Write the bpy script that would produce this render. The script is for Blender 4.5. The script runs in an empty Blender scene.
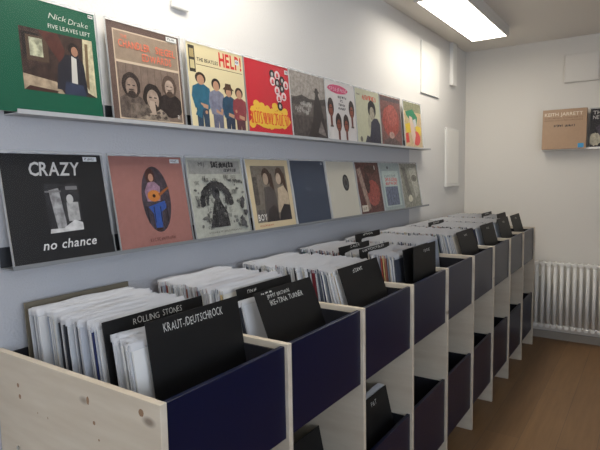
import bpy, math, random
from mathutils import Vector, Matrix
R = random.Random(7)
scn = bpy.context.scene
COL = scn.collection
rad = math.radians

# ------------------------------------------------------------------ helpers
def lin(c):
    return tuple(((v/12.92) if v <= .04045 else ((v+.055)/1.055)**2.4) for v in [x/255 for x in c])

class MB:
    def __init__(s):
        s.v = []; s.f = []; s.m = []; s.c = []
    def quad(s, pts, mat=0, col=None):
        n = len(s.v); s.v += [tuple(p) for p in pts]
        s.f.append(tuple(range(n, n+len(pts)))); s.m.append(mat); s.c.append(col)
    def box(s, x0, y0, z0, x1, y1, z1, mat=0):
        n = len(s.v)
        s.v += [(x0,y0,z0),(x1,y0,z0),(x1,y1,z0),(x0,y1,z0),(x0,y0,z1),(x1,y0,z1),(x1,y1,z1),(x0,y1,z1)]
        for q in ((0,3,2,1),(4,5,6,7),(0,1,5,4),(1,2,6,5),(2,3,7,6),(3,0,4,7)):
            s.f.append(tuple(n+i for i in q)); s.m.append(mat); s.c.append(None)
    def tube(s, a, b, r, seg=12, mat=0, cap=True):
        a = Vector(a); b = Vector(b); d = (b-a).normalized()
        u = d.orthogonal().normalized(); w = d.cross(u); n = len(s.v)
        for p in (a, b):
            for i in range(seg):
                t = 2*math.pi*i/seg
                s.v.append(tuple(p+u*r*math.cos(t)+w*r*math.sin(t)))
        for i in range(seg):
            j = (i+1) % seg
            s.f.append((n+i, n+j, n+seg+j, n+seg+i)); s.m.append(mat); s.c.append(None)
        if cap:
            s.f.append(tuple(n+seg-1-i for i in range(seg))); s.m.append(mat); s.c.append(None)
            s.f.append(tuple(n+seg+i for i in range(seg))); s.m.append(mat); s.c.append(None)
    def mesh(s, name, mats, smooth=False):
        me = bpy.data.meshes.new(name)
        me.from_pydata(s.v, [], s.f)
        for m in mats: me.materials.append(m)
        for i, p in enumerate(me.polygons):
            p.material_index = s.m[i]; p.use_smooth = smooth
        if any(c is not None for c in s.c):
            at = me.color_attributes.new('ink', 'FLOAT_COLOR', 'CORNER')
            for i, p in enumerate(me.polygons):
                c = s.c[i] or (1,1,1,0)
                for l in p.loop_indices: at.data[l].color = c
        me.update()
        return me
    def build(s, name, mats, parent=None, bevel=0, smooth=False, loc=None):
        if not isinstance(mats, (list, tuple)): mats = [mats]
        o = bpy.data.objects.new(name, s.mesh(name, mats, smooth)); COL.objects.link(o)
        if parent: o.parent = parent
        if loc: o.location = loc
        if bevel:
            b = o.modifiers.new('bevel', 'BEVEL'); b.width = bevel; b.segments = 2; b.limit_method = 'ANGLE'
        return o

def tag(o, label=None, cat=None, group=None, kind=None):
    if label: o['label'] = label
    if cat: o['category'] = cat
    if group: o['group'] = group
    if kind: o['kind'] = kind
    return o
def empty(name, loc, rot=(0,0,0)):
    o = bpy.data.objects.new(name, None); COL.objects.link(o)
    o.location = loc; o.rotation_euler = rot; o.empty_display_size = .05
    return o
def boxo(name, a, b, mat, parent=None, bevel=0):
    m = MB(); m.box(*a, *b); return m.build(name, mat, parent, bevel)

# ------------------------------------------------------------------ materials
def newmat(name, base=(200,200,200), rough=.6, metal=0, spec=.5, coat=0):
    m = bpy.data.materials.new(name); m.use_nodes = True
    b = m.node_tree.nodes['Principled BSDF']
    b.inputs['Base Color'].default_value = (*lin(base), 1)
    b.inputs['Roughness'].default_value = rough
    b.inputs['Metallic'].default_value = metal
    b.inputs['Specular IOR Level'].default_value = spec
    b.inputs['Coat Weight'].default_value = coat
    return m
def nd(m, t, **kw):
    n = m.node_tree.nodes.new(t)
    for k, v in kw.items():
        if k in n.inputs: n.inputs[k].default_value = v
        else: setattr(n, k, v)
    return n
def lk(m, a, ai, b, bi): m.node_tree.links.new(a.outputs[ai], b.inputs[bi])
def bump(m, scale, strength, dist=.002, detail=3, stretch=None):
    tc = nd(m, 'ShaderNodeTexCoord'); no = nd(m, 'ShaderNodeTexNoise', Scale=scale, Detail=detail)
    if stretch:
        mp = nd(m, 'ShaderNodeMapping'); mp.inputs['Scale'].default_value = stretch
        lk(m, tc, 'Object', mp, 'Vector'); lk(m, mp, 'Vector', no, 'Vector')
    else: lk(m, tc, 'Object', no, 'Vector')
    bp = nd(m, 'ShaderNodeBump', Strength=strength, Distance=dist)
    lk(m, no, 'Fac', bp, 'Height'); lk(m, bp, 'Normal', m.node_tree.nodes['Principled BSDF'], 'Normal')
    return no
def mottled(m, c1, c2, scale, stretch=(1,1,1), detail=4, lo=.35, hi=.65):
    tc = nd(m, 'ShaderNodeTexCoord'); mp = nd(m, 'ShaderNodeMapping'); mp.inputs['Scale'].default_value = stretch
    no = nd(m, 'ShaderNodeTexNoise', Scale=scale, Detail=detail)
    rp = nd(m, 'ShaderNodeValToRGB')
    rp.color_ramp.elements[0].position = lo; rp.color_ramp.elements[0].color = (*lin(c1), 1)
    rp.color_ramp.elements[1].position = hi; rp.color_ramp.elements[1].color = (*lin(c2), 1)
    lk(m, tc, 'Object', mp, 'Vector'); lk(m, mp, 'Vector', no, 'Vector'); lk(m, no, 'Fac', rp, 'Fac')
    lk(m, rp, 'Color', m.node_tree.nodes['Principled BSDF'], 'Base Color')
    return rp

M = {}
# left wall: white woodchip plaster with a blue-grey painted field below the upper shelf
w = newmat('painted_wall', (222,220,216), .75); M['wall_left'] = w
bump(w, 130, .5, .003)
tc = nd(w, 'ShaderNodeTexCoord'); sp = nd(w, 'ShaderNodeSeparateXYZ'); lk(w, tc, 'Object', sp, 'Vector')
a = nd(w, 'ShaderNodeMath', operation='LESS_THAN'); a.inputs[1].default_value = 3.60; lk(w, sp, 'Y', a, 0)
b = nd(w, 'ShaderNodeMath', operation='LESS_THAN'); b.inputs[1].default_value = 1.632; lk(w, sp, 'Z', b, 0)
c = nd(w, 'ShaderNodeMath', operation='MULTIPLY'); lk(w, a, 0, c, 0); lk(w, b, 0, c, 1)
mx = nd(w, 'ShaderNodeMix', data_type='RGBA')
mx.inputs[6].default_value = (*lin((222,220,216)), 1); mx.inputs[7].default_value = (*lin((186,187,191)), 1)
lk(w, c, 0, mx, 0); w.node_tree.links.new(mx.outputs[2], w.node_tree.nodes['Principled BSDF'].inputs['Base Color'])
w = newmat('white_wall', (226,221,212), .75); bump(w, 130, .35, .003); M['wall'] = w
w = newmat('ceiling_paint', (232,227,219), .85); M['ceiling'] = w
w = newmat('white_enamel', (240,238,232), .5, spec=.3); M['enamel'] = w
w = newmat('white_plastic', (232,231,226), .45); M['plastic'] = w
# floor: wood plank vinyl
f = newmat('wood_plank_floor', rough=.42); M['floor'] = f
tc = nd(f, 'ShaderNodeTexCoord'); mp = nd(f, 'ShaderNodeMapping'); mp.inputs['Rotation'].default_value = (0,0,rad(90))
lk(f, tc, 'Object', mp, 'Vector')
br = nd(f, 'ShaderNodeTexBrick', Scale=1.0); br.inputs['Brick Width'].default_value = 1.25; br.inputs['Row Height'].default_value = .18
br.inputs['Mortar Size'].default_value = .0015; br.offset = .37
br.inputs['Color1'].default_value = (*lin((126,95,62)),1); br.inputs['Color2'].default_value = (*lin((137,104,69)),1)
br.inputs['Mortar'].default_value = (*lin((108,84,62)),1); lk(f, mp, 'Vector', br, 'Vector')
mp2 = nd(f, 'ShaderNodeMapping'); mp2.inputs['Scale'].default_value = (14,1.2,1); lk(f, tc, 'Object', mp2, 'Vector')
no = nd(f, 'ShaderNodeTexNoise', Scale=2.2, Detail=6); lk(f, mp2, 'Vector', no, 'Vector')
mr = nd(f, 'ShaderNodeMapRange'); mr.inputs['To Min'].default_value = .68; mr.inputs['To Max'].default_value = 1.28; lk(f, no, 'Fac', mr, 'Value')
ml = nd(f, 'ShaderNodeMix', data_type='RGBA', blend_type='MULTIPLY'); ml.inputs[0].default_value = 1
lk(f, br, 'Color', ml, 6); lk(f, mr, 'Result', ml, 7)
f.node_tree.links.new(ml.outputs[2], f.node_tree.nodes['Principled BSDF'].inputs['Base Color'])
# pine board: grain along x, a few knots
def pine(name, c1, c2, knots=True):
    m = newmat(name, rough=.6)
    rp = mottled(m, c1, c2, 3.2, (1.1,9,7), 5, .3, .7)
    tc = nd(m, 'ShaderNodeTexCoord'); mp = nd(m, 'ShaderNodeMapping'); mp.inputs['Scale'].default_value = (4.6,3.1,8.5)
    mp.inputs['Location'].default_value = (.35,.2,.1)
    oi = nd(m, 'ShaderNodeObjectInfo'); lk(m, oi, 'Location', mp, 'Location')
    lk(m, tc, 'Object', mp, 'Vector')
    vo = nd(m, 'ShaderNodeTexVoronoi', Scale=1.15); lk(m, mp, 'Vector', vo, 'Vector')
    kr = nd(m, 'ShaderNodeValToRGB'); kr.color_ramp.elements[0].position = .05; kr.color_ramp.elements[0].color = (*lin((96,66,44)),1)
    kr.color_ramp.elements[1].position = .13; kr.color_ramp.elements[1].color = (1,1,1,1)
    lk(m, vo, 'Distance', kr, 'Fac')
    ml = nd(m, 'ShaderNodeMix', data_type='RGBA', blend_type='MULTIPLY'); ml.inputs[0].default_value = .65
    lk(m, rp, 'Color', ml, 6); lk(m, kr, 'Color', ml, 7)
    m.node_tree.links.new(ml.outputs[2], m.node_tree.nodes['Principled BSDF'].inputs['Base Color'])
    return m
M['pine'] = pine('pine_board', (194,181,161), (210,200,182))
M['navy'] = newmat('navy_lacquer', (3,13,46), .32, spec=.35)
M['lining'] = newmat('bin_lining', (20,20,28), .7)
M['card'] = newmat('black_card', (13,13,14), .55, spec=.35)
bump(M['card'], 30, .08, .002)
M['chalk'] = newmat('white_pen', (200,200,195), .8)
M['steel'] = newmat('galvanised_shelf_metal', (132,135,138), .45, .2)
M['dark_steel'] = newmat('dark_shelf_metal', (70,72,76), .45, .6)
M['pale_steel'] = newmat('pale_shelf_metal', (176,178,180), .45)
M['screw'] = newmat('zinc_screw', (190,190,185), .3, 1)
# printed covers: flat ink colours (attribute), alpha = amount of photographic mottling
pr = newmat('printed_cover', rough=.45); M['print'] = pr
at = nd(pr, 'ShaderNodeAttribute', attribute_name='ink'); tc = nd(pr, 'ShaderNodeTexCoord')
no = nd(pr, 'ShaderNodeTexNoise', Scale=48, Detail=5, Roughness=.65); lk(pr, tc, 'Object', no, 'Vector')
mr = nd(pr, 'ShaderNodeMapRange'); mr.inputs['From Min'].default_value=.36; mr.inputs['From Max'].default_value=.64
mr.inputs['To Min'].default_value = .15; mr.inputs['To Max'].default_value = 2.0; lk(pr, no, 'Fac', mr, 'Value')
ml = nd(pr, 'ShaderNodeMix', data_type='RGBA', blend_type='MULTIPLY'); lk(pr, at, 'Alpha', ml, 0); lk(pr, at, 'Color', ml, 6); lk(pr, mr, 'Result', ml, 7)
pr.node_tree.links.new(ml.outputs[2], pr.node_tree.nodes['Principled BSDF'].inputs['Base Color'])
# clear plastic outer sleeve
def sleeve_mat(name, clear, tint):
    m = bpy.data.materials.new(name); m.use_nodes = True
    nt = m.node_tree; b = nt.nodes['Principled BSDF']; out = nt.nodes['Material Output']
    b.inputs['Base Color'].default_value = (*lin(tint), 1); b.inputs['Roughness'].default_value = .22
    tr = nd(m, 'ShaderNodeBsdfTransparent'); mix = nd(m, 'ShaderNodeMixShader'); mix.inputs[0].default_value = clear
    lk(m, b, 'BSDF', mix, 1); lk(m, tr, 'BSDF', mix, 2); lk(m, mix, 'Shader', out, 'Surface')
    return m
M['clear'] = sleeve_mat('clear_sleeve', .90, (14,14,14))
M['milky'] = sleeve_mat('milky_sleeve_edge', .45, (228,230,232))
M['polythene'] = sleeve_mat('polythene_opening', .36, (228,229,232))
for m_ in (M['clear'],):
    tc = nd(m_, 'ShaderNodeTexCoord'); no = nd(m_, 'ShaderNodeTexNoise', Scale=9, Detail=2, Distortion=1.2); lk(m_, tc, 'Object', no, 'Vector')
    bp = nd(m_, 'ShaderNodeBump', Strength=.5, Distance=.01); lk(m_, no, 'Fac', bp, 'Height'); lk(m_, bp, 'Normal', m_.node_tree.nodes['Principled BSDF'], 'Normal')
em = bpy.data.materials.new('lamp_diffuser'); em.use_nodes = True
e_ = em.node_tree.nodes['Principled BSDF']; e_.inputs['Base Color'].default_value = (.9,.9,.9,1)
e_.inputs['Emission Color'].default_value = (1,.93,.82,1); e_.inputs['Emission Strength'].default_value = 9.5
M['diffuser'] = em
gl = newmat('window_glass', (235,240,245), .03); gl.node_tree.nodes['Principled BSDF'].inputs['Transmission Weight'].default_value = 1; M['glass'] = gl

# ------------------------------------------------------------------ lettering
_glyph = {}
_fc = bpy.data.curves.new('lettering', 'FONT'); _fo = bpy.data.objects.new('lettering', _fc); COL.objects.link(_fo)
def glyph(ch, weight=0.0):
    k = (ch, weight)
    if k in _glyph: return _glyph[k]
    _fc.body = ch; _fc.size = 1; _fc.resolution_u = 2; _fc.offset = weight
    bpy.context.view_layer.update()
    dg = bpy.context.evaluated_depsgraph_get()
    me = bpy.data.meshes.new_from_object(_fo.evaluated_get(dg))
    v = [(p.co.x, p.co.y) for p in me.vertices]; f = [tuple(p.vertices) for p in me.polygons]
    bpy.data.meshes.remove(me)
    x0 = min([p[0] for p in v], default=0); x1 = max([p[0] for p in v], default=.25)
    v = [(x-x0, y) for x, y in v]
    _glyph[k] = (v, f, x1-x0)
    return _glyph[k]
def text(mb, s, y, z, h, x, width=None, col=None, mat=0, weight=0, jit=0, shear=0, center=False, sp=.10):
    """capital letters of height h, starting at (y, z) in the plane x; squeezed to width"""
    cap = .70; k = h/cap; adv = []; cur = 0
    for ch in s:
        if ch == ' ': adv.append((None, cur)); cur += .30; continue
        g = glyph(ch, weight); adv.append((g, cur)); cur += g[2]+sp
    tot = (cur-sp)*k; sx = (width/tot) if width else 1
    if center: y -= tot*sx/2
    for g, c0 in adv:
        if g is None: continue
        a = R.uniform(-jit, jit); dz = R.uniform(-jit, jit)*h*.5; s2 = 1+R.uniform(-jit, jit)*.6
        n = len(mb.v)
        for (px, py) in g[0]:
            q = (px+shear*py)*k*sx; r_ = py*k*s2
            mb.v.append((x, y+c0*k*sx+q-a*r_*.5, z+r_+dz+a*q*.5))
        for f in g[1]:
            mb.f.append(tuple(n+i for i in f)); mb.m.append(mat); mb.c.append(col)
def scribble(mb, y, z, wd, h, x, n=6, col=None, mat=0, t=.0016):
    """illegible handwriting: short pen strokes"""
    st = wd/n
    for i in range(n):
        y0 = y+i*st+R.uniform(0, .2)*st
        for (a, b) in R.sample([((0,0),(0,1)), ((0,1),(.6,1)), ((0,.5),(.6,.5)), ((0,0),(.6,0)), ((.6,0),(.6,1)), ((0,1),(.6,0)), ((0,0),(.6,1))], 3):
            p = Vector((y0+a[0]*st, z+a[1]*h)); q = Vector((y0+b[0]*st, z+b[1]*h)); d = (q-p).normalized()*t/2; e = Vector((-d.y, d.x))
            mb.quad([(x, *(p-e)), (x, *(q-e)), (x, *(q+e)), (x, *(p+e))], mat, col)

# ------------------------------------------------------------------ room shell
L, ZC, XR, YF = 4.93, 2.53, 3.7, -2.6
def struct(name, mb, mats, **k):
    o = mb.build(name, mats, **k); o['kind'] = 'structure'; return o
m = MB(); m.box(-.12, YF-.12, -.1, XR+.12, L+.12, 0); struct('floor', m, M['floor'])
m = MB(); m.box(-.12, YF-.12, ZC, XR+.12, L+.12, ZC+.1); struct('ceiling', m, M['ceiling'])
m = MB(); m.box(-.12, YF-.12, 0, 0, L+.12, ZC); struct('wall_left', m, M['wall_left'])
m = MB(); m.box(0, L, 0, XR, L+.12, ZC); struct('wall_back', m, M['wall'])
m = MB(); m.box(XR, YF-.12, 0, XR+.12, -1.2, ZC); m.box(XR, 1.2, 0, XR+.12, L+.12, ZC); m.box(XR, -1.2, 0, XR+.12, 1.2, .9); m.box(XR, -1.2, 2.2, XR+.12, 1.2, ZC); struct('wall_right', m, M['wall'])
m = MB()
for a_, b_ in (((-1.2,.9),(1.2,.96)), ((-1.2,2.14),(1.2,2.2)), ((-1.2,.96),(-1.14,2.14)), ((1.14,.96),(1.2,2.14)), ((-.03,.96),(.03,2.14))):
    m.box(XR+.03, a_[0], a_[1], XR+.09, b_[0], b_[1])
struct('added_side_window', m, M['plastic'])  # unseen window, added to carry the extra side fill for the ceiling
m = MB()   # shop front behind the camera with a wide window opening
wx0, wx1, wz0, wz1 = .9, 3.3, .7, 2.25
m.box(0, YF-.12, 0, wx0, YF, ZC); m.box(wx1, YF-.12, 0, XR, YF, ZC)
m.box(wx0, YF-.12, 0, wx1, YF, wz0); m.box(wx0, YF-.12, wz1, wx1, YF, ZC)
struct('wall_front', m, M['wall'])
m = MB()
for a, b in (((wx0,wz0),(wx1,wz0+.06)), ((wx0,wz1-.06),(wx1,wz1)), ((wx0,wz0+.06),(wx0+.06,wz1-.06)), ((wx1-.06,wz0+.06),(wx1,wz1-.06)), (((wx0+wx1)/2-.03,wz0+.06),((wx0+wx1)/2+.03,wz1-.06))):
    m.box(a[0], YF-.09, a[1], b[0], YF-.03, b[1])
struct('window_1', m, M['plastic'])
m = MB(); m.box(.0, L-.015, 0, XR, L, .065); struct('baseboard_back', m, newmat('grey_baseboard', (158,150,140), .6))

# access panels, trunking and small box on the walls
boxo_ = boxo
o = boxo('wall_panel', (0,3.805,2.04), (.012,4.19,2.42), M['plastic'], bevel=.002); tag(o, 'flush white square access panel high on the left wall beside the ceiling lamp', 'panel')
t = empty('fuse_box', (0,4.53,1.33)); tag(t, 'tall white fuse box on the left wall near the far corner', 'fuse box')
m = MB(); m.box(0,-.17,0,.012,.17,.49); m.box(.0121,-.17,0,.022,.17,.022); m.build('box_body', M['plastic'], t, .003)
m = MB(); m.box(.0121,-.155,.03,.016,.155,.475); m.build('box_door', M['enamel'], t, .002)
o = boxo('cable_trunking', (0,4.47,2.18), (.03,4.57,2.53), M['plastic'], bevel=.003); tag(o, 'short white cable trunking dropping from ceiling near the far corner', 'trunking')
m = MB(); m.box(0,1.395,2.047,.018,1.475,2.17); o = m.build('wall_sensor', M['plastic'], None, .006); tag(o, 'small white plastic box on the left wall above the second record cover', 'sensor')
t = empty('ventilation_cover', (.935,L,2.165)); tag(t, 'square white ventilation cover high on the back wall', 'wall cover')
m = MB(); m.box(-.125,-.03,0,.125,0,.225); m.build('cover_box', M['wall'], t, .004)
m = MB(); m.box(-.115,-.033,.01,.115,-.0302,.215); m.build('cover_plate', M['wall'], t, .002)

# ------------------------------------------------------------------ ceiling lamps
def lamp(y0, label, proto=None):
    t = empty('ceiling_lamp', (.375,y0,ZC)); tag(t, label, 'lamp', 'surface mounted strip lamps')
    if proto:
        for ch in proto.children:
            c = ch.copy(); COL.objects.link(c); c.parent = t
        return t
    m = MB(); m.box(-.14,0,-.075,.14,.02,0); m.box(-.14,1.16,-.075,.14,1.18,0); m.box(-.14,.02,-.075,-.125,1.16,0); m.box(.125,.02,-.075,.14,1.16,0); m.box(-.125,.02,-.012,.125,1.16,0)
    m.build('casing', newmat('lamp_casing', (205,202,196), .45), t)
    m = MB(); m.box(-.1245,.0205,-.073,.1245,1.1595,-.03); m.build('diffuser', M['diffuser'], t)
    return t
l1 = lamp(3.09, 'bright rectangular strip lamp on the ceiling in front of the back wall')
lamp(.75, 'strip lamp on the ceiling above the nearest record bins', l1)
lamp(-1.9, 'strip lamp on the ceiling behind the camera', l1)

# ------------------------------------------------------------------ radiator
t = empty('radiator', (.56, L-.05, 0)); tag(t, 'white tubular column radiator on the back wall beside the last bin', 'radiator')
NS = 18
for i in range(NS):
    m = MB(); x = i*.0480
    for yy in (-.085, -.045):
        m.tube((x,yy,.15),(x,yy,.665), .0128, 16)
    for z, s_ in ((.672,1),(.143,-1)):
        m.tube((x,-.100,z),(x,-.030,z), .0165, 14)
    o = m.build('radiator_section', M['enamel'], t, smooth=False)
    for p in o.data.polygons: p.use_smooth = len(p.vertices) == 4
for z in (.672,.143):
    m = MB(); m.tube((-.02,-.055,z),((NS-1)*.048+.02,-.055,z), .011, 14); m.build('header_pipe', M['enamel'], t)
for x in (.1,.7):
    m = MB(); m.tube((x,-.02,.55),(x,.0495,.55),.008); m.build('wall_bracket', M['enamel'], t)

# ------------------------------------------------------------------ display covers
E1 = 4.5e-5
class Art:
    def __init__(s, W, bg, tex=0, t=.003):
        s.W = W; s.t = t; s.k = 0; s.clip = (.004,.004,.996,.996); s.mb = MB(); s.mb.box(0,0,0,t,W,W)
        c = (*lin(bg), tex); edge = (*lin((205,200,190)), 0)
        s.mb.c = [edge]*3+[c]+[edge]*2
    def x(s): s.k += 1; return s.t+E1*s.k
    def put(s, x, pts, col):
        a0, b0, a1, b1 = s.clip; W = s.W
        q = [(min(max(a,a0),a1), min(max(b,b0),b1)) for a, b in pts]
        if max(p[0] for p in q)-min(p[0] for p in q) < .001 or max(p[1] for p in q)-min(p[1] for p in q) < .001: return
        s.mb.quad([(x,a*W,b*W) for a, b in q], 0, col)
    def c(s, col, tex=0): return (*lin(col), tex)
    def r(s, u0, v0, u1, v1, col, tex=0):
        x = s.x(); W = s.W
        s.mb.quad([(x,u0*W,v0*W),(x,u1*W,v0*W),(x,u1*W,v1*W),(x,u0*W,v1*W)], 0, s.c(col,tex))
    def e(s, cu, cv, ru, rv, col, tex=0, a0=0, a1=360, n=28, wob=0):
        s.put(s.x(), [(cu+ru*(1+R.uniform(-wob,wob))*math.cos(rad(a0+(a1-a0)*i/n)), cv+rv*(1+R.uniform(-wob,wob))*math.sin(rad(a0+(a1-a0)*i/n))) for i in range(n if a1-a0 == 360 else n+1)], s.c(col,tex))
    def p(s, pts, col, tex=0):
        s.put(s.x(), pts, s.c(col,tex))
    def t_(s, body, u, v, h, col, w=None, **k):
        text(s.mb, body, u*s.W, v*s.W, h*s.W, s.x(), width=w*s.W if w else None, col=s.c(col), **k)
    def scr(s, u, v, wd, h, col, n=6, t=.0016): scribble(s.mb, u*s.W, v*s.W, wd*s.W, h*s.W, s.x(), n, s.c(col), 0, t)
    def frame(s, u0, v0, u1, v1, th, col):
        s.r(u0,v0,u1,v0+th,col); s.r(u0,v1-th,u1,v1,col); s.r(u0,v0,u0+th,v1,col); s.r(u1-th,v0,u1,v1,col)
    def person(s, cu, v0, h, shirt, legs=None, skin=(196,150,120), hair=(60,42,32), hat=None, wd=.1):
        sp = lambda l: [(cu+a*wd, v0+b*h) for a,b in l]
        if legs: s.p(sp([(-.55,0),(-.05,0),(0,.3),(.08,0),(.55,0),(.6,.5),(-.6,.5)]), legs, .15)
        s.p(sp([(-.7,.40),(.7,.40),(.95,.60),(.8,.76),(.25,.82),(-.25,.82),(-.8,.76),(-.95,.60)]), shirt, .2)
        s.p(sp([(-.2,.44),(.5,.40),(.55,.47),(-.15,.50)]), skin)
        s.e(cu, v0+h*.915, wd*.50, h*.10, hair)
        s.e(cu, v0+h*.885, wd*.34, h*.085, skin)
        if hat: s.p(sp([(-.75,.93),(.75,.93),(.4,.99),(.35,1.05),(-.35,1.05),(-.4,.99)]), hat)
    def head(s, cu, cv, r, skin, hair, body=None, beard=False):
        if body: s.e(cu, cv-r*2.3, r*2.1, r*1.5, body, .5)
        s.e(cu, cv+r*.12, r*1.25, r*1.35, hair, .25, wob=.05)
        s.e(cu, cv-r*.1, r*.78, r*1.0, skin, .25)
        s.r(cu-r*.5, cv+.05*r, cu-r*.15, cv+r*.17, hair); s.r(cu+r*.15, cv+.05*r, cu+r*.5, cv+r*.17, hair)
        s.r(cu-r*.35, cv-r*.42, cu+r*.35, cv-r*.30, hair)
        if beard: s.e(cu, cv-r*.85, r*.55, r*.4, hair, .3)

def make_cover(art, name, loc, lean, rz, label, group, cat='record cover', sticker=None, sleeve=True, parts=True):
    t = empty(name, loc, (0, -lean, rz)); tag(t, label, cat, group)
    W = art.W
    art.mb.build('printed_jacket', M['print'], t)
    if sticker:
        u, v, wd, h, c = sticker; m = MB(); x = art.t+E1*(art.k+6)
        m.box(x, u*W, v*W, x+.0004, (u+wd)*W, (v+h)*W); 
        m.v = m.v; o = m.build('price_sticker', newmat('sticker', c, .6), t)
        m = MB(); scribble(m, (u+.12*wd)*W, (v+h*.3)*W, wd*W*.7, h*W*.45, x+.0006, 4, t=.0012); m.build('sticker_writing', M['card'], o)
    if sleeve:
        m = MB(); n = 16; x0 = art.t+.0045; ph = R.uniform(0,6)
        def P(i,j):
            y = -.004+(W+.009)*i/n; z = (W+.007)*j/n
            return (x0+.0012*math.sin(i*1.1+ph)*math.sin(j*.7+ph*2), y, z)
        for i in range(n):
            for j in range(n):
                a,b,c_,d = P(i,j),P(i+1,j),P(i+1,j+1),P(i,j+1)
                m.quad([a,b,c_,d], 0)
        # rim: top fold and the two side folds of the sleeve
        for i in range(n):
            a,b = P(i,n),P(i+1,n); m.quad([a,b,(-.001,b[1],b[2]+.003),(-.001,a[1],a[2]+.003)], 1)
            m.quad([(a[0]+.0004,a[1],a[2]-.006-.003*math.sin(i*2.1+ph)),(b[0]+.0004,b[1],b[2]-.006-.003*math.sin((i+1)*2.1+ph)),(b[0]+.0004,b[1],b[2]),(a[0]+.0004,a[1],a[2])], 1)
            a,b = P(0,i),P(0,i+1); m.quad([a,b,(-.001,b[1],b[2]),(-.001,a[1],a[2])], 1)
            a,b = P(n,i),P(n,i+1); m.quad([a,b,(-.001,b[1],b[2]),(-.001,a[1],a[2])], 1)
        m.build('plastic_sleeve', [M['clear'], M['milky']], t, smooth=True)
    return t

W0 = .314
arts = []
# ---- upper row
a = Art(W0, (6,92,66)); a.r(.25,.2,.95,.74,(62,44,38),.5)
a.r(.27,.50,.42,.70,(30,22,20)); a.r(.30,.46,.50,.68,(84,66,52)); a.r(.33,.50,.45,.66,(178,178,150),.5)
a.p([(.42,.74),(.60,.74),(.66,.6),(.62,.45)],(84,44,36),.3); a.p([(.25,.2),(.62,.2),(.55,.30),(.25,.34)],(176,156,130),.3); a.p([(.3,.24),(.56,.22),(.55,.20),(.25,.2)],(70,40,32))
a.p([(.85,.74),(.95,.74),(.95,.2),(.82,.26)],(206,196,160),.3); a.p([(.87,.7),(.90,.7),(.88,.26),(.85,.3)],(120,98,70))
a.p([(.55,.24),(.86,.22),(.84,.5),(.78,.58),(.66,.56),(.58,.46)],(36,36,46),.2); a.p([(.70,.30),(.76,.28),(.77,.54),(.72,.56)],(214,210,200)); a.e(.745,.625,.052,.06,(34,24,20)); a.e(.757,.605,.034,.045,(176,130,104)); a.p([(.62,.2),(.84,.2),(.82,.3),(.64,.32)],(52,60,84),.3)
a.t_('Nick', .53,.862,.052,(222,226,214),.17,shear=.25,weight=-.01); a.t_('Drake',.72,.85,.052,(222,226,214),.2,shear=.25,weight=-.01)
a.t_('FIVE LEAVES LEFT', .52,.775,.038,(222,226,214),.42,weight=.004)
arts.append((a, 'green record cover with a photo of a man by a window', (.935,.955,.05,.03,(235,235,230))))
a = Art(W0, (104,84,76),.1); a.frame(.07,.03,.97,.93,.014,(216,196,170)); a.r(.085,.62,.955,.915,(160,140,120),.08); a.r(.085,.60,.955,.625,(216,196,170))
a.r(.085,.045,.955,.60,(130,112,100),.15)
for i in range(9): a.r(.10+i*.097,.30,.105+i*.097,.60,(84,70,62))
a.clip = (.085,.045,.955,.6); a.head(.25,.37,.098,(150,130,116),(56,46,42),(98,86,78),True); a.head(.79,.42,.088,(178,158,142),(88,72,62),(50,42,40),True); a.head(.53,.27,.108,(168,148,132),(46,38,34),(150,136,120),True)
for i in range(14): a.e(.42+.3*R.random(),.06+.08*R.random(),.02,.015,(90,78,70),.5,wob=.3,n=8)
a.p([(.46,.1),(.56,.1),(.55,.24),(.48,.25)],(186,166,148)); a.p([(.2,.045),(.3,.045),(.5,.12),(.45,.2),(.22,.2)],(110,98,88),.6)
a.t_('CHANDLER', .13,.76,.075,(240,130,100),.42,weight=.012,jit=.1); a.t_('SIEGEL',.63,.76,.075,(240,130,100),.29,weight=.012,jit=.1); a.t_('EDWARDS', .43,.655,.075,(240,130,100),.42,weight=.012,jit=.1); a.t_('THE',.16,.85,.035,(240,130,100))
a.t_('R',.88,.08,.045,(225,220,210))
arts.append((a, 'brown framed record cover with a sepia photo of three men, second of the upper row', (.80,.93,.16,.05,(235,235,230))))
a = Art(W0, (232,218,174)); a.r(.03,.66,.13,.97,(60,56,48),.3); a.r(.045,.70,.115,.80,(214,200,150)); a.r(.045,.83,.115,.93,(180,160,110))
a.r(.14,.755,.97,.762,(96,80,60)); a.t_('HELP!', .545,.80,.165,(216,44,40),.42,weight=.03); a.t_('THE BEATLES', .16,.80,.042,(30,30,30),.36,weight=.02)
a.person(.19,-.04,.70,(48,104,128),(52,70,90),hair=(56,42,34),wd=.175); a.person(.45,-.10,.72,(132,134,152),(104,106,126),hair=(38,30,28),wd=.155); a.person(.67,-.10,.66,(44,76,100),(48,58,78),hat=(84,60,46),hair=(44,32,28),wd=.145); a.person(.87,-.12,.68,(146,66,72),(96,60,66),wd=.150)
a.p([(.06,.16),(.14,.30),(.20,.27),(.16,.12)],(48,104,128),.2); a.p([(.34,.30),(.50,.22),(.52,.28),(.36,.36)],(120,122,142),.2); a.p([(.58,.24),(.72,.30),(.70,.36),(.56,.30)],(40,68,92),.2); a.e(.245,.20,.022,.022,(196,150,120)); a.e(.52,.25,.022,.02,(196,150,120)); a.e(.79,.26,.02,.02,(196,150,120))
arts.append((a, 'pale yellow record cover with red HELP! lettering and four standing figures', (.84,.86,.07,.06,(225,230,238))))
a = Art(W0, (208,44,58))
for i in range(22):
    a.e(.08+.84*((i*7)%22)/22, .10+.30*((i*5)%11)/11+.03, .07, .055, (244,196,70), 0, wob=.12)
a.e(.5,.22,.46,.13,(244,196,70),0,wob=.08)
a.scr(.06,.15,.88,.15,(236,96,48),14,.006)
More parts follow.
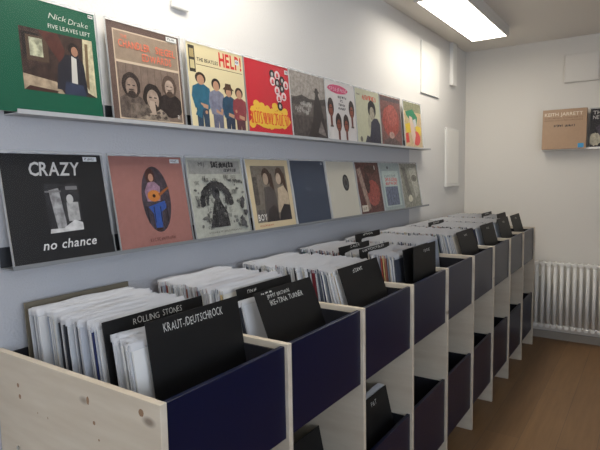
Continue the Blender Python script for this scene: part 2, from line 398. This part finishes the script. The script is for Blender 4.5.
for i,(u,v) in enumerate(((.60,.86),(.72,.86),(.60,.76),(.71,.75),(.83,.80),(.69,.64),(.81,.68),(.72,.53),(.84,.57),(.73,.42),(.91,.74))):
    d = i%3==0 or i==4; a.e(u,v,.062,.062,(30,28,30) if d else (238,214,214)); a.e(u,v,.026,.03,(220,80,84) if not d else (200,196,192)); a.r(u-.03,v-.035,u+.03,v-.02,(120,40,44) if not d else (120,118,116))
arts.append((a, 'bright red record cover with a yellow blob of lettering and small round discs', (.90,.90,.08,.06,(230,230,230))))
a = Art(W0, (104,96,92),.35); a.r(0,.62,1,1,(164,156,148),.3); a.p([(0,.58),(.3,.66),(.6,.60),(1,.66),(1,.55),(0,.5)],(78,72,70),.3); a.r(.02,.02,.98,.34,(84,76,74),.4)
for i in range(16): a.scr(.06+.5*R.random(),.36+.16*R.random(),.1,.05,(204,200,194),3,.002)
a.p([(.40,.02),(.98,.02),(.90,.35),(.84,.58),(.78,.70),(.70,.70),(.64,.56),(.58,.3)],(60,54,54),.25); a.e(.735,.74,.05,.07,(54,48,48)); a.r(.66,.735,.81,.755,(54,48,48)); a.p([(.7,.1),(.95,.05),(.82,.3)],(130,122,118),.4)
arts.append((a, 'grey brown record cover with a tall cloaked figure in a landscape', None))
a = Art(W0, (226,222,220)); a.e(.42,.88,.34,.075,(216,70,120),.2,wob=.04)
for i in range(5): a.scr(.14+i*.12,.85,.1,.05,(240,200,214),2,.003)
for i,(u,wd) in enumerate(((.40,.3),(.47,.1),(.42,.22),(.40,.26))): a.scr(u,.74-i*.065,wd,.035,(60,60,64),int(wd*26),.0035)
for (u,v) in ((.14,.56),(.86,.58),(.37,.32),(.63,.32)):
    a.p([(u-.03,v-.32),(u+.03,v-.32),(u+.035,v-.1),(u-.035,v-.1)],(110,52,44)); a.e(u,v,.10,.155,(46,32,34),.2,wob=.03); a.e(u,v-.05,.062,.10,(146,76,58),.15); a.r(u-.035,v-.11,u+.035,v-.10,(70,30,28)); a.r(u-.045,v-.02,u+.045,v-.008,(50,26,24)); a.r(u-.05,v-.33,u+.05,v-.30,(96,80,76))
arts.append((a, 'white record cover with a pink arch of lettering and four dark haired heads', None))
a = Art(W0, (206,206,178),.05); a.e(.66,.66,.17,.17,(38,34,40),.2,wob=.05); a.e(.66,.58,.10,.13,(176,168,150),.3); a.p([(.44,.02),(.98,.02),(.98,.40),(.88,.5),(.74,.50),(.60,.42),(.54,.2)],(58,60,76),.2); a.p([(.3,.02),(.56,.02),(.56,.12),(.4,.16)],(66,66,78)); a.e(.16,.08,.05,.05,(120,116,104)); a.e(.53,.42,.06,.14,(186,184,160),.2)
a.t_('SOMETHING'[0:0] or 'Hans', .30,.84,.07,(226,90,72),.25,weight=.01) if False else a.scr(.28,.82,.58,.08,(226,90,72),9,.005)
a.scr(.06,.88,.15,.03,(90,90,84),4,.002)
arts.append((a, 'pale cream green record cover with a dark haired figure and coral lettering', None))
a = Art(W0, (130,92,88),.35); a.e(.5,.5,.40,.32,(168,84,76),.4,wob=.06); a.e(.55,.62,.28,.22,(178,100,92),.35,wob=.06); a.r(.03,.9,.97,.97,(96,86,90),.4); a.p([(.1,.1),(.5,.2),(.9,.08),(.9,.02),(.1,.02)],(100,84,84),.4); a.e(.5,.22,.13,.07,(190,160,150),.3)
arts.append((a, 'muted reddish brown record cover, last but one of the upper row', None))
a = Art(W0, (214,190,150),.15); a.r(0,.8,1,1,(150,150,120),.25); a.p([(.1,.78),(.5,.86),(.78,.70),(.7,.52),(.4,.58),(.15,.7)],(56,142,104),.1); a.p([(.05,.5),(.35,.56),(.45,.36),(.12,.3)],(238,206,60)); a.p([(.62,.52),(.95,.48),(.92,.30),(.7,.28)],(240,208,64)); a.e(.66,.22,.22,.16,(226,92,88)); a.p([(.05,.3),(.2,.34),(.24,.12),(.06,.1)],(220,70,66)); a.p([(.3,.7),(.46,.68),(.62,.3),(.5,.06),(.36,.3)],(232,206,190)); a.p([(.5,.62),(.66,.66),(.7,.5),(.56,.46)],(216,216,220))
arts.append((a, 'record cover of green, yellow and red shapes ending the upper row', None))
up_y = [.745,1.100,1.434,1.757,2.077,2.397,2.718,3.038,3.408]
for (a, lab, st), y in zip(arts, up_y):
    make_cover(a, 'record_cover', (.052, y, 1.6225), rad(4.5), 0, lab, 'record covers on the upper wall shelf', sticker=st).scale.y = .95 if y == 1.100 else 1
# ---- lower row
W0 = .309
arts = []
a = Art(W0, (28,29,32),.1)
a.t_('CRAZY', .24,.80,.125,(205,205,205),.50,weight=.018,shear=.12,sp=.03)
a.r(.36,.28,.70,.72,(44,44,48),.4); a.p([(.44,.30),(.54,.28),(.50,.68),(.40,.66)],(150,150,152),.45); a.p([(.53,.30),(.66,.32),(.66,.44),(.60,.62),(.54,.58)],(60,60,62),.4); a.r(.56,.36,.68,.54,(168,168,168),.3); a.e(.60,.57,.035,.045,(190,190,190)); a.r(.57,.66,.69,.695,(120,120,122)); a.r(.36,.64,.52,.655,(120,120,122)); a.p([(.36,.26),(.70,.27),(.70,.34),(.62,.37),(.5,.30),(.37,.30)],(205,205,205),.2)
a.t_('no chance', .27,.115,.085,(225,225,225),.54,weight=.012,shear=.25)
arts.append((a, 'black record cover with white lettering CRAZY no chance', (.80,.935,.15,.045,(222,226,230))))
a = Art(W0, (158,110,103),.06); a.e(.55,.52,.20,.37,(66,58,66),.45)
a.e(.50,.78,.065,.09,(72,44,40),.2); a.e(.51,.765,.034,.045,(186,140,118)); a.p([(.42,.50),(.60,.50),(.62,.66),(.55,.72),(.46,.71),(.40,.62)],(150,120,140),.3); a.e(.52,.56,.09,.065,(196,124,62)); a.p([(.58,.58),(.74,.66),(.745,.64),(.6,.55)],(150,90,50)); a.e(.52,.56,.022,.02,(60,36,26))
a.p([(.42,.44),(.66,.50),(.68,.42),(.60,.38),(.58,.20),(.49,.20),(.48,.36)],(52,84,156),.1); a.p([(.50,.20),(.58,.20),(.56,.16),(.49,.17)],(60,40,34))
for i in range(4): a.r(.40+i*.09,.26,.41+i*.09,.44,(30,28,34))
a.scr(.38,.06,.36,.03,(110,66,62),12,.002)
arts.append((a, 'dusty pink record cover with an oval picture of a seated guitar player', (.82,.93,.14,.045,(222,226,230))))
a = Art(W0, (176,178,168),.12); a.r(.03,.80,.97,.97,(150,150,146),.15)
a.t_('MIJ',.20,.90,.05,(50,50,54),.1); a.scr(.42,.89,.42,.06,(36,36,40),9,.007); a.scr(.64,.83,.26,.035,(60,60,64),8,.003)
for i in range(26):
    th = math.pi*i/25; a.e(.44+.26*math.cos(th), .42+.25*math.sin(th), .045,.04, (54,54,56), .8, wob=.3, n=10)
a.p([(.26,.12),(.62,.12),(.60,.3),(.52,.42),(.46,.56),(.38,.44),(.32,.3)],(48,48,50),.7); a.e(.43,.55,.07,.08,(60,60,62),.8)
for i in range(34): a.e(R.uniform(.05,.97),R.uniform(.08,.72),R.uniform(.01,.04),R.uniform(.008,.025),(104,104,102),.9,wob=.4,n=9)
for i in range(44):
    u, v = R.uniform(.04,.86), R.uniform(.08,.74); a.scr(u,v,R.uniform(.05,.12),R.uniform(.03,.07),(84,84,84),4,R.uniform(.0008,.0022))
for i in range(16):
    th = math.pi*i/15; a.scr(.40+.2*math.cos(th), .40+.2*math.sin(th), .08,.06, (60,60,62), 3, .003)
for i in range(10): a.e(.84+.1*R.random(),.1+.4*R.random(),.04,.04,(66,66,68),.9,wob=.4,n=9)
a.scr(.2,.05,.6,.02,(110,110,106),22,.0015)
arts.append((a, 'pale grey green record cover with a dense black ink drawing', None))
a = Art(W0, (214,196,160)); a.r(.09,.10,.91,.91,(118,110,100),.2)
a.r(.10,.35,.2,.75,(84,78,72),.4); a.p([(.28,.18),(.60,.18),(.60,.5),(.54,.62),(.34,.60)],(84,78,76),.15); a.e(.42,.76,.10,.12,(60,44,36),.2,wob=.05); a.p([(.46,.8),(.55,.8),(.58,.54),(.48,.62)],(64,46,38)); a.e(.40,.72,.062,.085,(168,150,132),.15)
a.p([(.60,.22),(.90,.22),(.90,.52),(.82,.62),(.66,.58)],(188,170,146),.15); a.e(.74,.76,.10,.13,(70,52,42),.2,wob=.05); a.p([(.78,.82),(.86,.8),(.90,.5),(.82,.6)],(76,56,46)); a.e(.71,.72,.062,.085,(190,170,150),.15)
a.p([(.30,.10),(.60,.10),(.58,.30),(.5,.34),(.38,.28)],(56,50,50),.3); a.p([(.60,.10),(.91,.10),(.91,.32),(.76,.34),(.66,.24)],(50,46,48),.2); a.r(.12,.12,.27,.28,(96,90,86),.4)
a.t_('BOY', .11,.13,.09,(235,232,225),.2,weight=.012); a.scr(.12,.045,.32,.02,(190,110,90),12,.0016)
arts.append((a, 'cream bordered record cover lettered BOY with two long haired figures', None))
a = Art(W0, (62,72,90),.08); a.e(.45,.55,.10,.035,(74,84,102),.2); a.r(.3,.4,.62,.42,(70,80,98),.3)
arts.append((a, 'plain dark slate blue record cover in the lower row', (.90,.94,.05,.035,(190,196,204))))
a = Art(W0, (206,202,188)); a.e(.62,.62,.115,.15,(40,40,42)); a.e(.62,.62,.085,.115,(76,76,78),.6); a.e(.62,.62,.04,.05,(52,52,54))
arts.append((a, 'off white record cover with one dark oval emblem', None))
a = Art(W0, (92,58,56),.4); a.e(.62,.4,.30,.26,(150,76,70),.35,wob=.06); a.p([(.05,.86),(.2,.9),(.44,.1),(.3,.06)],(150,128,118),.4); a.e(.42,.6,.10,.20,(60,40,38),.4,wob=.1); a.e(.6,.86,.26,.08,(70,46,42),.4); a.r(.06,.05,.30,.17,(212,206,192)); a.scr(.09,.08,.16,.05,(120,96,84),5,.002); a.t_('1', .80,.86,.08,(222,222,222),.03,weight=.02)
arts.append((a, 'dark red brown record cover with a small pale box in its corner', None))
a = Art(W0, (150,164,166),.1); a.r(.1,.08,.90,.83,(176,192,190),.08); a.r(.17,.10,.80,.50,(96,106,128),.45); a.scr(.2,.70,.58,.05,(110,120,122),9,.003); a.scr(.2,.62,.62,.06,(196,104,108),9,.006); a.scr(.2,.54,.62,.055,(196,104,108),9,.006); a.e(.40,.90,.05,.03,(90,98,104))
arts.append((a, 'grey teal record cover with faded red lettering above a blue picture', None))
a = Art(W0, (140,140,130),.35); a.p([(.1,.9),(.3,.92),(.5,.3),(.4,.1),(.25,.3)],(104,104,98),.4); a.p([(.5,.9),(.9,.9),(.95,.3),(.7,.2)],(176,176,166),.35); a.e(.4,.2,.12,.08,(206,204,186),.2,wob=.1); a.e(.75,.66,.16,.08,(110,108,100),.4)
arts.append((a, 'marbled grey record cover at the far end of the lower row', None))
W0 = W0
lo_y = [.762,1.100,1.432,1.772,2.098,2.428,2.752,3.071,3.389]
for (a, lab, st), y in zip(arts, lo_y):
    make_cover(a, 'record_cover', (.0565, y, 1.2105), rad(9.5), 0, lab, 'record covers on the lower wall shelf', sticker=st)

# wall ledges
def ledge(y0, y1, z, label, mat, lipmat, lip=.009):
    t = empty('picture_ledge', (0,y0,z)); tag(t, label, 'shelf', 'metal picture ledges on the left wall')
    Ln = y1-y0
    m = MB(); m.box(0,0,-.003,.068,Ln,0); m.build('shelf_plate', mat, t)
    m = MB(); m.box(0,0,.0002,.003,Ln,.055); m.build('back_plate', M['dark_steel'], t)
    m = MB(); m.box(.0682,0,-.003,.0705,Ln,lip); m.build('front_lip', lipmat, t)
ledge(.79, 3.845, 1.620, 'upper metal picture ledge on the left wall', M['pale_steel'], M['pale_steel'], .009)
ledge(.752, 3.815, 1.207, 'lower metal picture ledge on the left wall', M['steel'], M['steel'])

# back wall shelf and its two sleeves
t = empty('wall_shelf', (.66,L,1.62)); tag(t, 'small pale metal shelf on the back wall holding two box sets', 'shelf')
m = MB(); m.box(0,-.10,-.004,.75,0,0); m.build('shelf_plate', M['enamel'], t)
m = MB(); m.box(0,-.102,-.004,.75,-.1002,.012); m.build('front_lip', M['enamel'], t)
a = Art(.325, (172,140,110),.03, t=.036)
a.mb.c = [a.c((120,84,58))]*3+[a.c((172,140,110),.03)]+[a.c((100,66,46))]*2
a.t_('KEITH JARRETT', .045,.835,.085,(228,214,190),.86,weight=.012,sp=.06)
a.t_('SUN BEAR CONCERTS', .05,.765,.035,(120,88,62),.86,weight=.0); a.t_('PIANO SOLO RECORDINGS', .05,.705,.035,(120,88,62),.86)
a.scr(.26,.56,.22,.05,(60,48,46),6,.004); a.scr(.52,.56,.22,.045,(60,48,46),6,.004)
a.r(.82,.02,.95,.13,(60,150,200))
make_cover(a, 'record_box_set', (.668,L-.085,1.6205), rad(6), rad(-90), 'tan record box set with white lettering on the back wall shelf', 'sleeves on the back wall shelf', 'record box', sleeve=False)
a = Art(.315, (34,30,34),.2, t=.006)
a.t_('THE', .06,.86,.09,(216,212,206),.24,weight=.01); a.t_('NEW', .06,.74,.09,(200,196,190),.26,weight=.01)
a.e(.5,.45,.36,.24,(74,64,76),.5,wob=.1); a.e(.12,.22,.14,.16,(190,182,160),.3,wob=.15)
make_cover(a, 'record_cover', (1.014,L-.085,1.6205), rad(6), rad(-90), 'dark record cover cut by the right edge of the photo on the back wall shelf', 'sleeves on the back wall shelf', sticker=None)

# ------------------------------------------------------------------ record bins
D, H, Y0, PT = .6587, .9912, .739, .4376
DV = [Y0+PT*k for k in range(10)]
ORD = ['nearest','second','third','fourth','fifth','sixth','seventh','eighth','ninth']
for k, y in enumerate(DV):
    t = empty('divider_board', (0,y,0))
    lab = ('big knotty pine end board closing the near end of the record bins' if k == 0 else
           'pine end board of the bins next to the radiator' if k == 9 else
           'upright pine divider board between the %s and %s record bins' % (ORD[k-1], ORD[k]))
    tag(t, lab, 'board', 'upright pine boards of the record bins')
    m = MB(); m.box(.003,-.018,.001,D,0,H); m.build('board', M['pine'], t, .0015)
    if k == 0:
        for (x, z) in ((.095,.742),(.60,.742),(.095,.30),(.60,.30)):
            m = MB(); m.tube((x,-.0182,z),(x,-.0215,z),.005,14); m.build('screw', M['screw'], t)
        kn = newmat('pine_knot', (146,116,88), .7)
        for i,(x,z,rx,rz_) in enumerate(((.113,.915,.006,.006),(.119,.886,.006,.007),(.60,.962,.009,.009),(.416,.945,.005,.011),(.435,.897,.005,.005),(.45,.861,.003,.003),(.245,.86,.002,.003),(.20,.862,.002,.002))):
            m = MB(); m.quad([(x+rx*math.cos(q*.52)*R.uniform(.85,1.1), -.01815, z+rz_*math.sin(q*.52)*R.uniform(.85,1.1)) for q in range(12)])
            m.build('wood_knot', kn, t)
BW = PT-.018
def bin_(k, zf, zt, zb, name, label, grp):
    """a lacquered bin between two boards: bottom, front panel, side linings"""
    t = empty(name, (0, DV[k], zb)); tag(t, label, 'record bin', grp)
    y0, y1 = .0006, BW-.0006
    m = MB(); m.box(D-.024,y0,0,D-.010,y1,zt-zb); m.build('front_panel', M['navy'], t, .0015)
    m = MB(); m.box(.004,y0,zf-zb-.012,D-.0245,y1,zf-zb); m.build('bin_floor', M['lining'], t)
    for yy in (y0, y1-.006):
        m = MB(); m.box(.004,yy,zf-zb+.0003,D-.0245,yy+.006,zt-zb-.012); m.build('side_lining', M['lining'], t)
    m = MB(); m.box(.004,y0+.0063,zf-zb+.0003,.012,y1-.0063,zt-zb-.012); m.build('back_panel', M['lining'], t)
    return t
ZF = .776
for k in range(9):
    bin_(k, ZF, .985, .727, 'record_bin', 'upper navy record bin, the %s one along the left wall' % ORD[k] if k < 8 else 'upper navy record bin at the far end next to the radiator', 'upper navy record bins')
    bin_(k, .245, .445, .13, 'storage_bin', 'lower navy bin beneath the %s upper record bin' % ORD[k] if k < 8 else 'lower navy bin at the far end next to the radiator', 'lower navy bins')

# -------- filed records
SP = [(198,200,204),(214,214,214),(226,225,222),(180,184,192),(150,158,172),(205,202,192),(120,126,136),(92,98,110),(64,68,78),(44,46,54),(170,172,176),(188,180,166),
      (150,96,80),(40,48,92),(120,40,50),(196,170,120),(74,110,112),(150,70,60),(176,186,150)]
SW_NEAR = [4,4,4,6,6,3,6,5,6,5,6,1,.5,.6,.3,.3,.5,.2,.2]
SW_FAR = [4,5,6,4,4,5,5,3,4,5,4,4,2.6,.9,1.3,2,1,1.8,1]
spm = [newmat('record_spine', c, .5) for c in SP]
paper = newmat('jacket_paper', (212,211,208), .6)
LS, HS = .312, .312
def jacket_mesh(i):
    m = MB(); t_ = .0046
    m.box(0, 0, 0, t_, LS, HS, 0); m.m[1] = 1 if i % 3 else 0
    return m.mesh('record', [spm[i], paper])
def sleeve_mesh(v):
    rr = random.Random(v); m = MB(); n = 10; t_ = .0046
    def top(i, side):
        y = -.003+(LS+.006)*i/n
        return (t_/2+side*.0028+.0007*math.sin(i*1.3+v), y, HS+.006+.0022*math.sin(i*.9+v*1.7)+rr.uniform(-.0006,.0006))
    for side in (-1, 1):
        pts = [top(i, side) for i in range(n+1)]
        for i in range(n):
            a_, b_ = pts[i], pts[i+1]
            m.quad([(t_/2+side*.0028, a_[1], HS-.012), (t_/2+side*.0028, b_[1], HS-.012), b_, a_])
        x = t_/2+side*.0028
        if v % 3 == 0: m.quad([(x,-.003,.004),(x,.004,.004),(x,.004,HS-.012),(x,-.003,HS-.012)])
    m.quad([(t_/2-.0028,-.003,.004),(t_/2+.0028,-.003,.004),(t_/2+.0028,-.003,HS-.012),(t_/2-.0028,-.003,HS-.012)], 0) if v % 3 == 0 else None
    return m.mesh('plastic_sleeve', [M['polythene']])
jm = [jacket_mesh(i) for i in range(len(SP))]
sm = [sleeve_mesh(v) for v in range(6)]
stuff = MB(); stuff_cnt = 0
NREC = [0]
proto_r = bpy.data.objects.new('record', jm[0]); proto_s = bpy.data.objects.new('plastic_sleeve', sm[0])
def record(x, y, z, lean, col, label, group, sc=1.0, dyaw=0):
    if NREC[0] == 0: r = proto_r; s = proto_s
    else: r = proto_r.copy(); s = proto_s.copy()
    NREC[0] += 1
    r.data = jm[col]; s.data = sm[R.randrange(6)]
    COL.objects.link(r); COL.objects.link(s); s.parent = r
    r.location = (x, y, z); r.rotation_euler = (0, -lean, dyaw); r.scale = (1, 1, sc)
    tag(r, label, 'record', group)
    return r
def row(k, x0, x1, lean, label, group, ztop=1.10, y=None, step=.0086, w=SW_FAR, forced={}, skip=(), small=1, lean1=None):
    """records filed from x0 to x1 (position of their tops), leaning back towards the wall"""
    global stuff_cnt
    x = x0; i = 0; out = 0
    y = DV[k]+.045 if y is None else y
    off = math.sin(lean)*HS*small; ci = 0; yy = y
    while x < x1:
        ln0 = lean
        if lean1 and x > .40: ln0 = lean+(lean1-lean)*min(1,(x-.40)/.10)
        off = math.sin(ln0)*HS*small
        if any(abs(x-q) < .0048 for q in skip): x += .0012; continue
        if R.random() < .3: yy = y+R.uniform(-.012,.014)
        ys = min(max(yy+R.uniform(-.003,.003), DV[k]+.012), DV[k]+BW-.008-LS-.004)
        col = forced.get(i) if i in forced else R.choices(range(len(SP)), w)[0]
        sc = (1+R.uniform(-.022,.010))*small
        zb = ztop-HS*small*math.cos(ln0)-.004
        zb = max(zb, ZF+.0012) if ztop > 1 else zb
        if NREC[0] < 297:
            record(x+off, ys, zb, ln0, col, label, group, sc)
        else:
            # far rows: one mesh of uncountable filed records
            ca, sa = math.cos(-ln0), math.sin(-ln0)
            n0 = len(stuff.v); stuff.box(0,0,0,.0046,LS,HS*sc,0)
            for j in range(6): stuff.m[-6+j] = col+1
            stuff.m[-5] = 0
            m2 = sm[R.randrange(6)]; n1 = len(stuff.v)
            for v_ in m2.vertices: stuff.v.append(tuple(v_.co))
            for p_ in m2.polygons: stuff.f.append(tuple(n1+q for q in p_.vertices)); stuff.m.append(len(SP)+1); stuff.c.append(None)
            for j in range(n0, len(stuff.v)):
                px_, py_, pz_ = stuff.v[j]; stuff.v[j] = (px_*ca+pz_*sa+x+off, py_+ys, -px_*sa+pz_*ca+zb)
            stuff_cnt += 1
        x += step*R.uniform(.93,1.12); i += 1

# bin order: nearest first so the individual ones are the largest in view
BN = 'records in clear sleeves filed in the %s bin'
t = empty('backing_sheet', (.044,.797,ZF+.0005), (0,-rad(4),0)); tag(t, 'olive brown cardboard sheet standing against the wall behind the records of the nearest bin', 'cardboard')
m = MB(); m.box(0,0,0,.004,.345,.328); m.build('sheet', newmat('brown_cardboard', (112,104,88), .8), t)
row(0, .048,.300, rad(7), 'record in a clear sleeve filed in the wall side half of the nearest bin', 'records in the wall side half of the nearest bin', 1.082, .800, w=SW_NEAR, step=.0096)
row(0, .309,.352, rad(8), 'record in a clear sleeve filed just behind the ROLLING STONES card', 'records just behind the ROLLING STONES card', 1.088, .802, w=SW_NEAR, forced={0:3,1:1,2:13,3:3,4:1})
row(0, .392,.477, rad(9), 'record in a clear sleeve filed between the ROLLING STONES and KRAUT cards', 'records between the ROLLING STONES and KRAUT cards', 1.064, .808, small=.9, w=SW_NEAR, forced={0:3,1:1})
row(1, .050,.350, rad(8), 'record in a clear sleeve filed on the wall side of the second bin', BN % 'second', 1.090, DV[1]+.068)
row(1, .388,.412, rad(14), 'record filed between the two black cards of the second bin', 'records between the cards of the second bin', 1.052, DV[1]+.085, small=.88, step=.0085, forced={0:7,1:9,2:0})
row(2, .050,.497, rad(8), 'record in a clear sleeve filed in the third bin', BN % 'third', 1.090, DV[2]+.078, lean1=rad(17))
row(3, .050,.535, rad(6), 'record in a clear sleeve filed in the fourth bin', BN % 'fourth', 1.092, DV[3]+.075, skip=(.292,.398))
row(4, .050,.460, rad(6), 'record in a clear sleeve filed in the fifth bin', BN % 'fifth', 1.092, DV[4]+.07, skip=(.146,))
row(5, .050,.512, rad(10), 'record in a clear sleeve filed in the sixth bin', BN % 'sixth', 1.094, DV[5]+.065, lean1=rad(16))
row(6, .050,.525, rad(8), 'record in a clear sleeve filed in the seventh bin', BN % 'seventh', 1.094, DV[6]+.055, lean1=rad(14), skip=(.222,))
row(7, .050,.525, rad(10), '', '', 1.092, DV[7]+.055, lean1=rad(14))
row(8, .050,.425, rad(8), '', '', 1.092, DV[8]+.055, skip=(.33,))
o = stuff.build('filed_records', [paper]+spm+[M['polythene']]); tag(o, 'long rows of sleeved records filed in the far bins toward the radiator', 'records', kind='stuff')

# -------- black divider cards
def card(k, x, ztop, lean, y, label, lines=(), wd=.33, ht=.325, twist=0, name='divider_card', tabs=()):
    """x, ztop: where its top edge is"""
    ln = rad(lean)
    t = empty(name, (x+ht*math.sin(ln), y, ztop-ht*math.cos(ln)), (0,-ln,rad(twist))); tag(t, label, 'divider card', 'black divider cards in the bins')
    m = MB(); m.box(0,0,0,.0022,wd,ht); m.build('card', M['card'], t, .0006)
    if lines:
        m = MB()
        for ln_ in lines:
            if ln_[0] is None: scribble(m, ln_[1], ht-ln_[2], ln_[4], ln_[3], .0024, max(3,int(ln_[4]/.016)), t=.0022)
            else: text(m, ln_[0], ln_[1], ht-ln_[2], ln_[3], .0024, width=ln_[4], weight=-.006, jit=.14)
        m.build('handwriting', M['chalk'], t)
    return t
card(0,.366,1.097,9,.800,'black card hand lettered ROLLING STONES in the nearest bin',[('ROLLING',.088,.026,.0165,.085),('STONES',.185,.026,.0165,.068)],wd=.335,ht=.312)
card(0,.486,1.106,9,.830,'black card hand lettered KRAUT-/DEUTSCHROCK in the nearest bin',[('KRAUT-/DEUTSCHROCK',.052,.036,.021,.205)],wd=.325,ht=.318)
card(1,.374,1.087,13,1.278,'black card behind the IKE+TINA TURNER card in the second bin',[(None,.05,.022,.010,.05)],wd=.295,ht=.305)
card(1,.447,1.082,22,1.276,'black card hand lettered IKE+TINA TURNER at the front of the second bin',[(None,.03,.011,.004,.06),('JIMMY BROWN',.055,.028,.012,.12),('IKE+TINA TURNER',.062,.052,.017,.18)],wd=.318,ht=.318)
card(2,.510,1.100,19,1.682,'black card with faint writing at the front of the third bin',[(None,.10,.030,.013,.08)],wd=.322,ht=.318)
card(3,.560,1.112,6,2.160,'black card leaning just behind the upright card in the fourth bin',[(None,.15,.03,.012,.07)],wd=.30,ht=.318)
card(3,.6035,1.124,1,2.172,'black card standing upright at the front of the fourth bin',[(None,.12,.035,.012,.08)],wd=.275,ht=.318)
card(3,.292,1.118,6,2.070,'short black header card near the wall above the records of the fourth bin',[(None,.11,.014,.009,.09)],wd=.30,ht=.30)
card(3,.398,1.117,6,2.064,'black header card with long writing, nearer the aisle, in the fourth bin',[(None,.03,.014,.009,.22)],wd=.31,ht=.30)
card(4,.146,1.126,6,2.500,'black header card near the wall in the fifth bin',[(None,.09,.014,.009,.12)],wd=.30,ht=.30)
card(5,.530,1.104,17,2.995,'black card with faint writing at the front of the sixth bin',[(None,.12,.035,.010,.06)],wd=.322,ht=.318)
card(6,.222,1.118,8,3.385,'black header card near the wall in the seventh bin',[(None,.09,.014,.009,.12)],wd=.30,ht=.30)
card(6,.545,1.106,15,3.43,'black card leaning at the front of the seventh bin',[(None,.13,.035,.010,.06)],wd=.32,ht=.318)
card(7,.545,1.112,15,3.865,'black card leaning at the front of the eighth bin',[(None,.13,.035,.010,.06)],wd=.32,ht=.318)
card(8,.330,1.120,8,4.275,'black header card near the wall in the ninth bin',[(None,.09,.014,.009,.12)],wd=.30,ht=.30)
card(8,.445,1.118,12,4.275,'middle black card between header and front card of the ninth bin',[],wd=.28,ht=.30)
card(8,.538,1.106,16,4.300,'black card leaning at the front of the ninth bin beside the radiator',[(None,.13,.035,.010,.06)],wd=.32,ht=.318)
card(2,.545,.556,13,1.690,'black card lettered P&T in the lower bin under the third record bin',[('P&T',.175,.04,.018,.045)],wd=.325,ht=.318)
card(1,.480,.540,12,1.262,'unlettered black card in the lower bin under the second record bin',[],wd=.325,ht=.298)
def low_record(x, y, z, lean, label):
    r = proto_r.copy(); s = proto_s.copy(); COL.objects.link(r); COL.objects.link(s); s.parent = r
    r.data = jm[4]; r.location = (x, y, .2462); r.rotation_euler = (0,-rad(lean),0); r.scale = (1,1,1); tag(r, label, 'record', 'records behind the P&T card')
for i in range(3): low_record(.603-.009*i, 1.70, .24, 13, 'record in a clear sleeve behind the P&T card in the lower bin')

bpy.data.objects.remove(_fo)

# ------------------------------------------------------------------ light
def area(name, loc, rot, sx, sy, power, col):
    l = bpy.data.lights.new(name, 'AREA'); l.shape = 'RECTANGLE'; l.size = sx; l.size_y = sy; l.energy = power; l.color = col
    o = bpy.data.objects.new(name, l); COL.objects.link(o); o.location = loc; o.rotation_euler = rot; return o
area('window_daylight', ((wx0+wx1)/2, YF-.02, (wz0+wz1)/2), (rad(112),0,0), wx1-wx0-.12, wz1-wz0-.12, 9, (.72,.84,1))
area('added_side_fill', (XR+.02, 0, 1.55), (0,rad(132),0), 1.16, 2.2, 44, (.80,.88,1))  # added fill, tilted upward to lift the ceiling; no known source there
wd = bpy.data.worlds.new('sky'); scn.world = wd; wd.use_nodes = True
wd.node_tree.nodes['Background'].inputs[0].default_value = (.6,.75,1,1); wd.node_tree.nodes['Background'].inputs[1].default_value = 1

# ------------------------------------------------------------------ camera (solved from the photograph's vanishing lines)
cx, cy, cz, yaw, pit, rol, F = 1.4542, .0556, 1.4396, .5965, .0931, -.0176, 521.2753
fw = Vector((-math.sin(yaw)*math.cos(pit), math.cos(yaw)*math.cos(pit), -math.sin(pit)))
rt = Vector((math.cos(yaw), math.sin(yaw), 0)); upv = rt.cross(fw)
r2 = math.cos(rol)*rt+math.sin(rol)*upv; u2 = -math.sin(rol)*rt+math.cos(rol)*upv
cam = bpy.data.cameras.new('camera'); co = bpy.data.objects.new('camera', cam); COL.objects.link(co)
co.matrix_world = Matrix(((r2.x,u2.x,-fw.x,cx),(r2.y,u2.y,-fw.y,cy),(r2.z,u2.z,-fw.z,cz),(0,0,0,1)))
cam.sensor_width = 36; cam.lens = F/600*36; cam.clip_start = .02
scn.camera = co
scn.view_settings.view_transform = 'Standard'; scn.view_settings.look = 'None'; scn.view_settings.gamma = 1
scn.view_settings.use_curve_mapping = False; scn.view_settings.exposure = 0.42
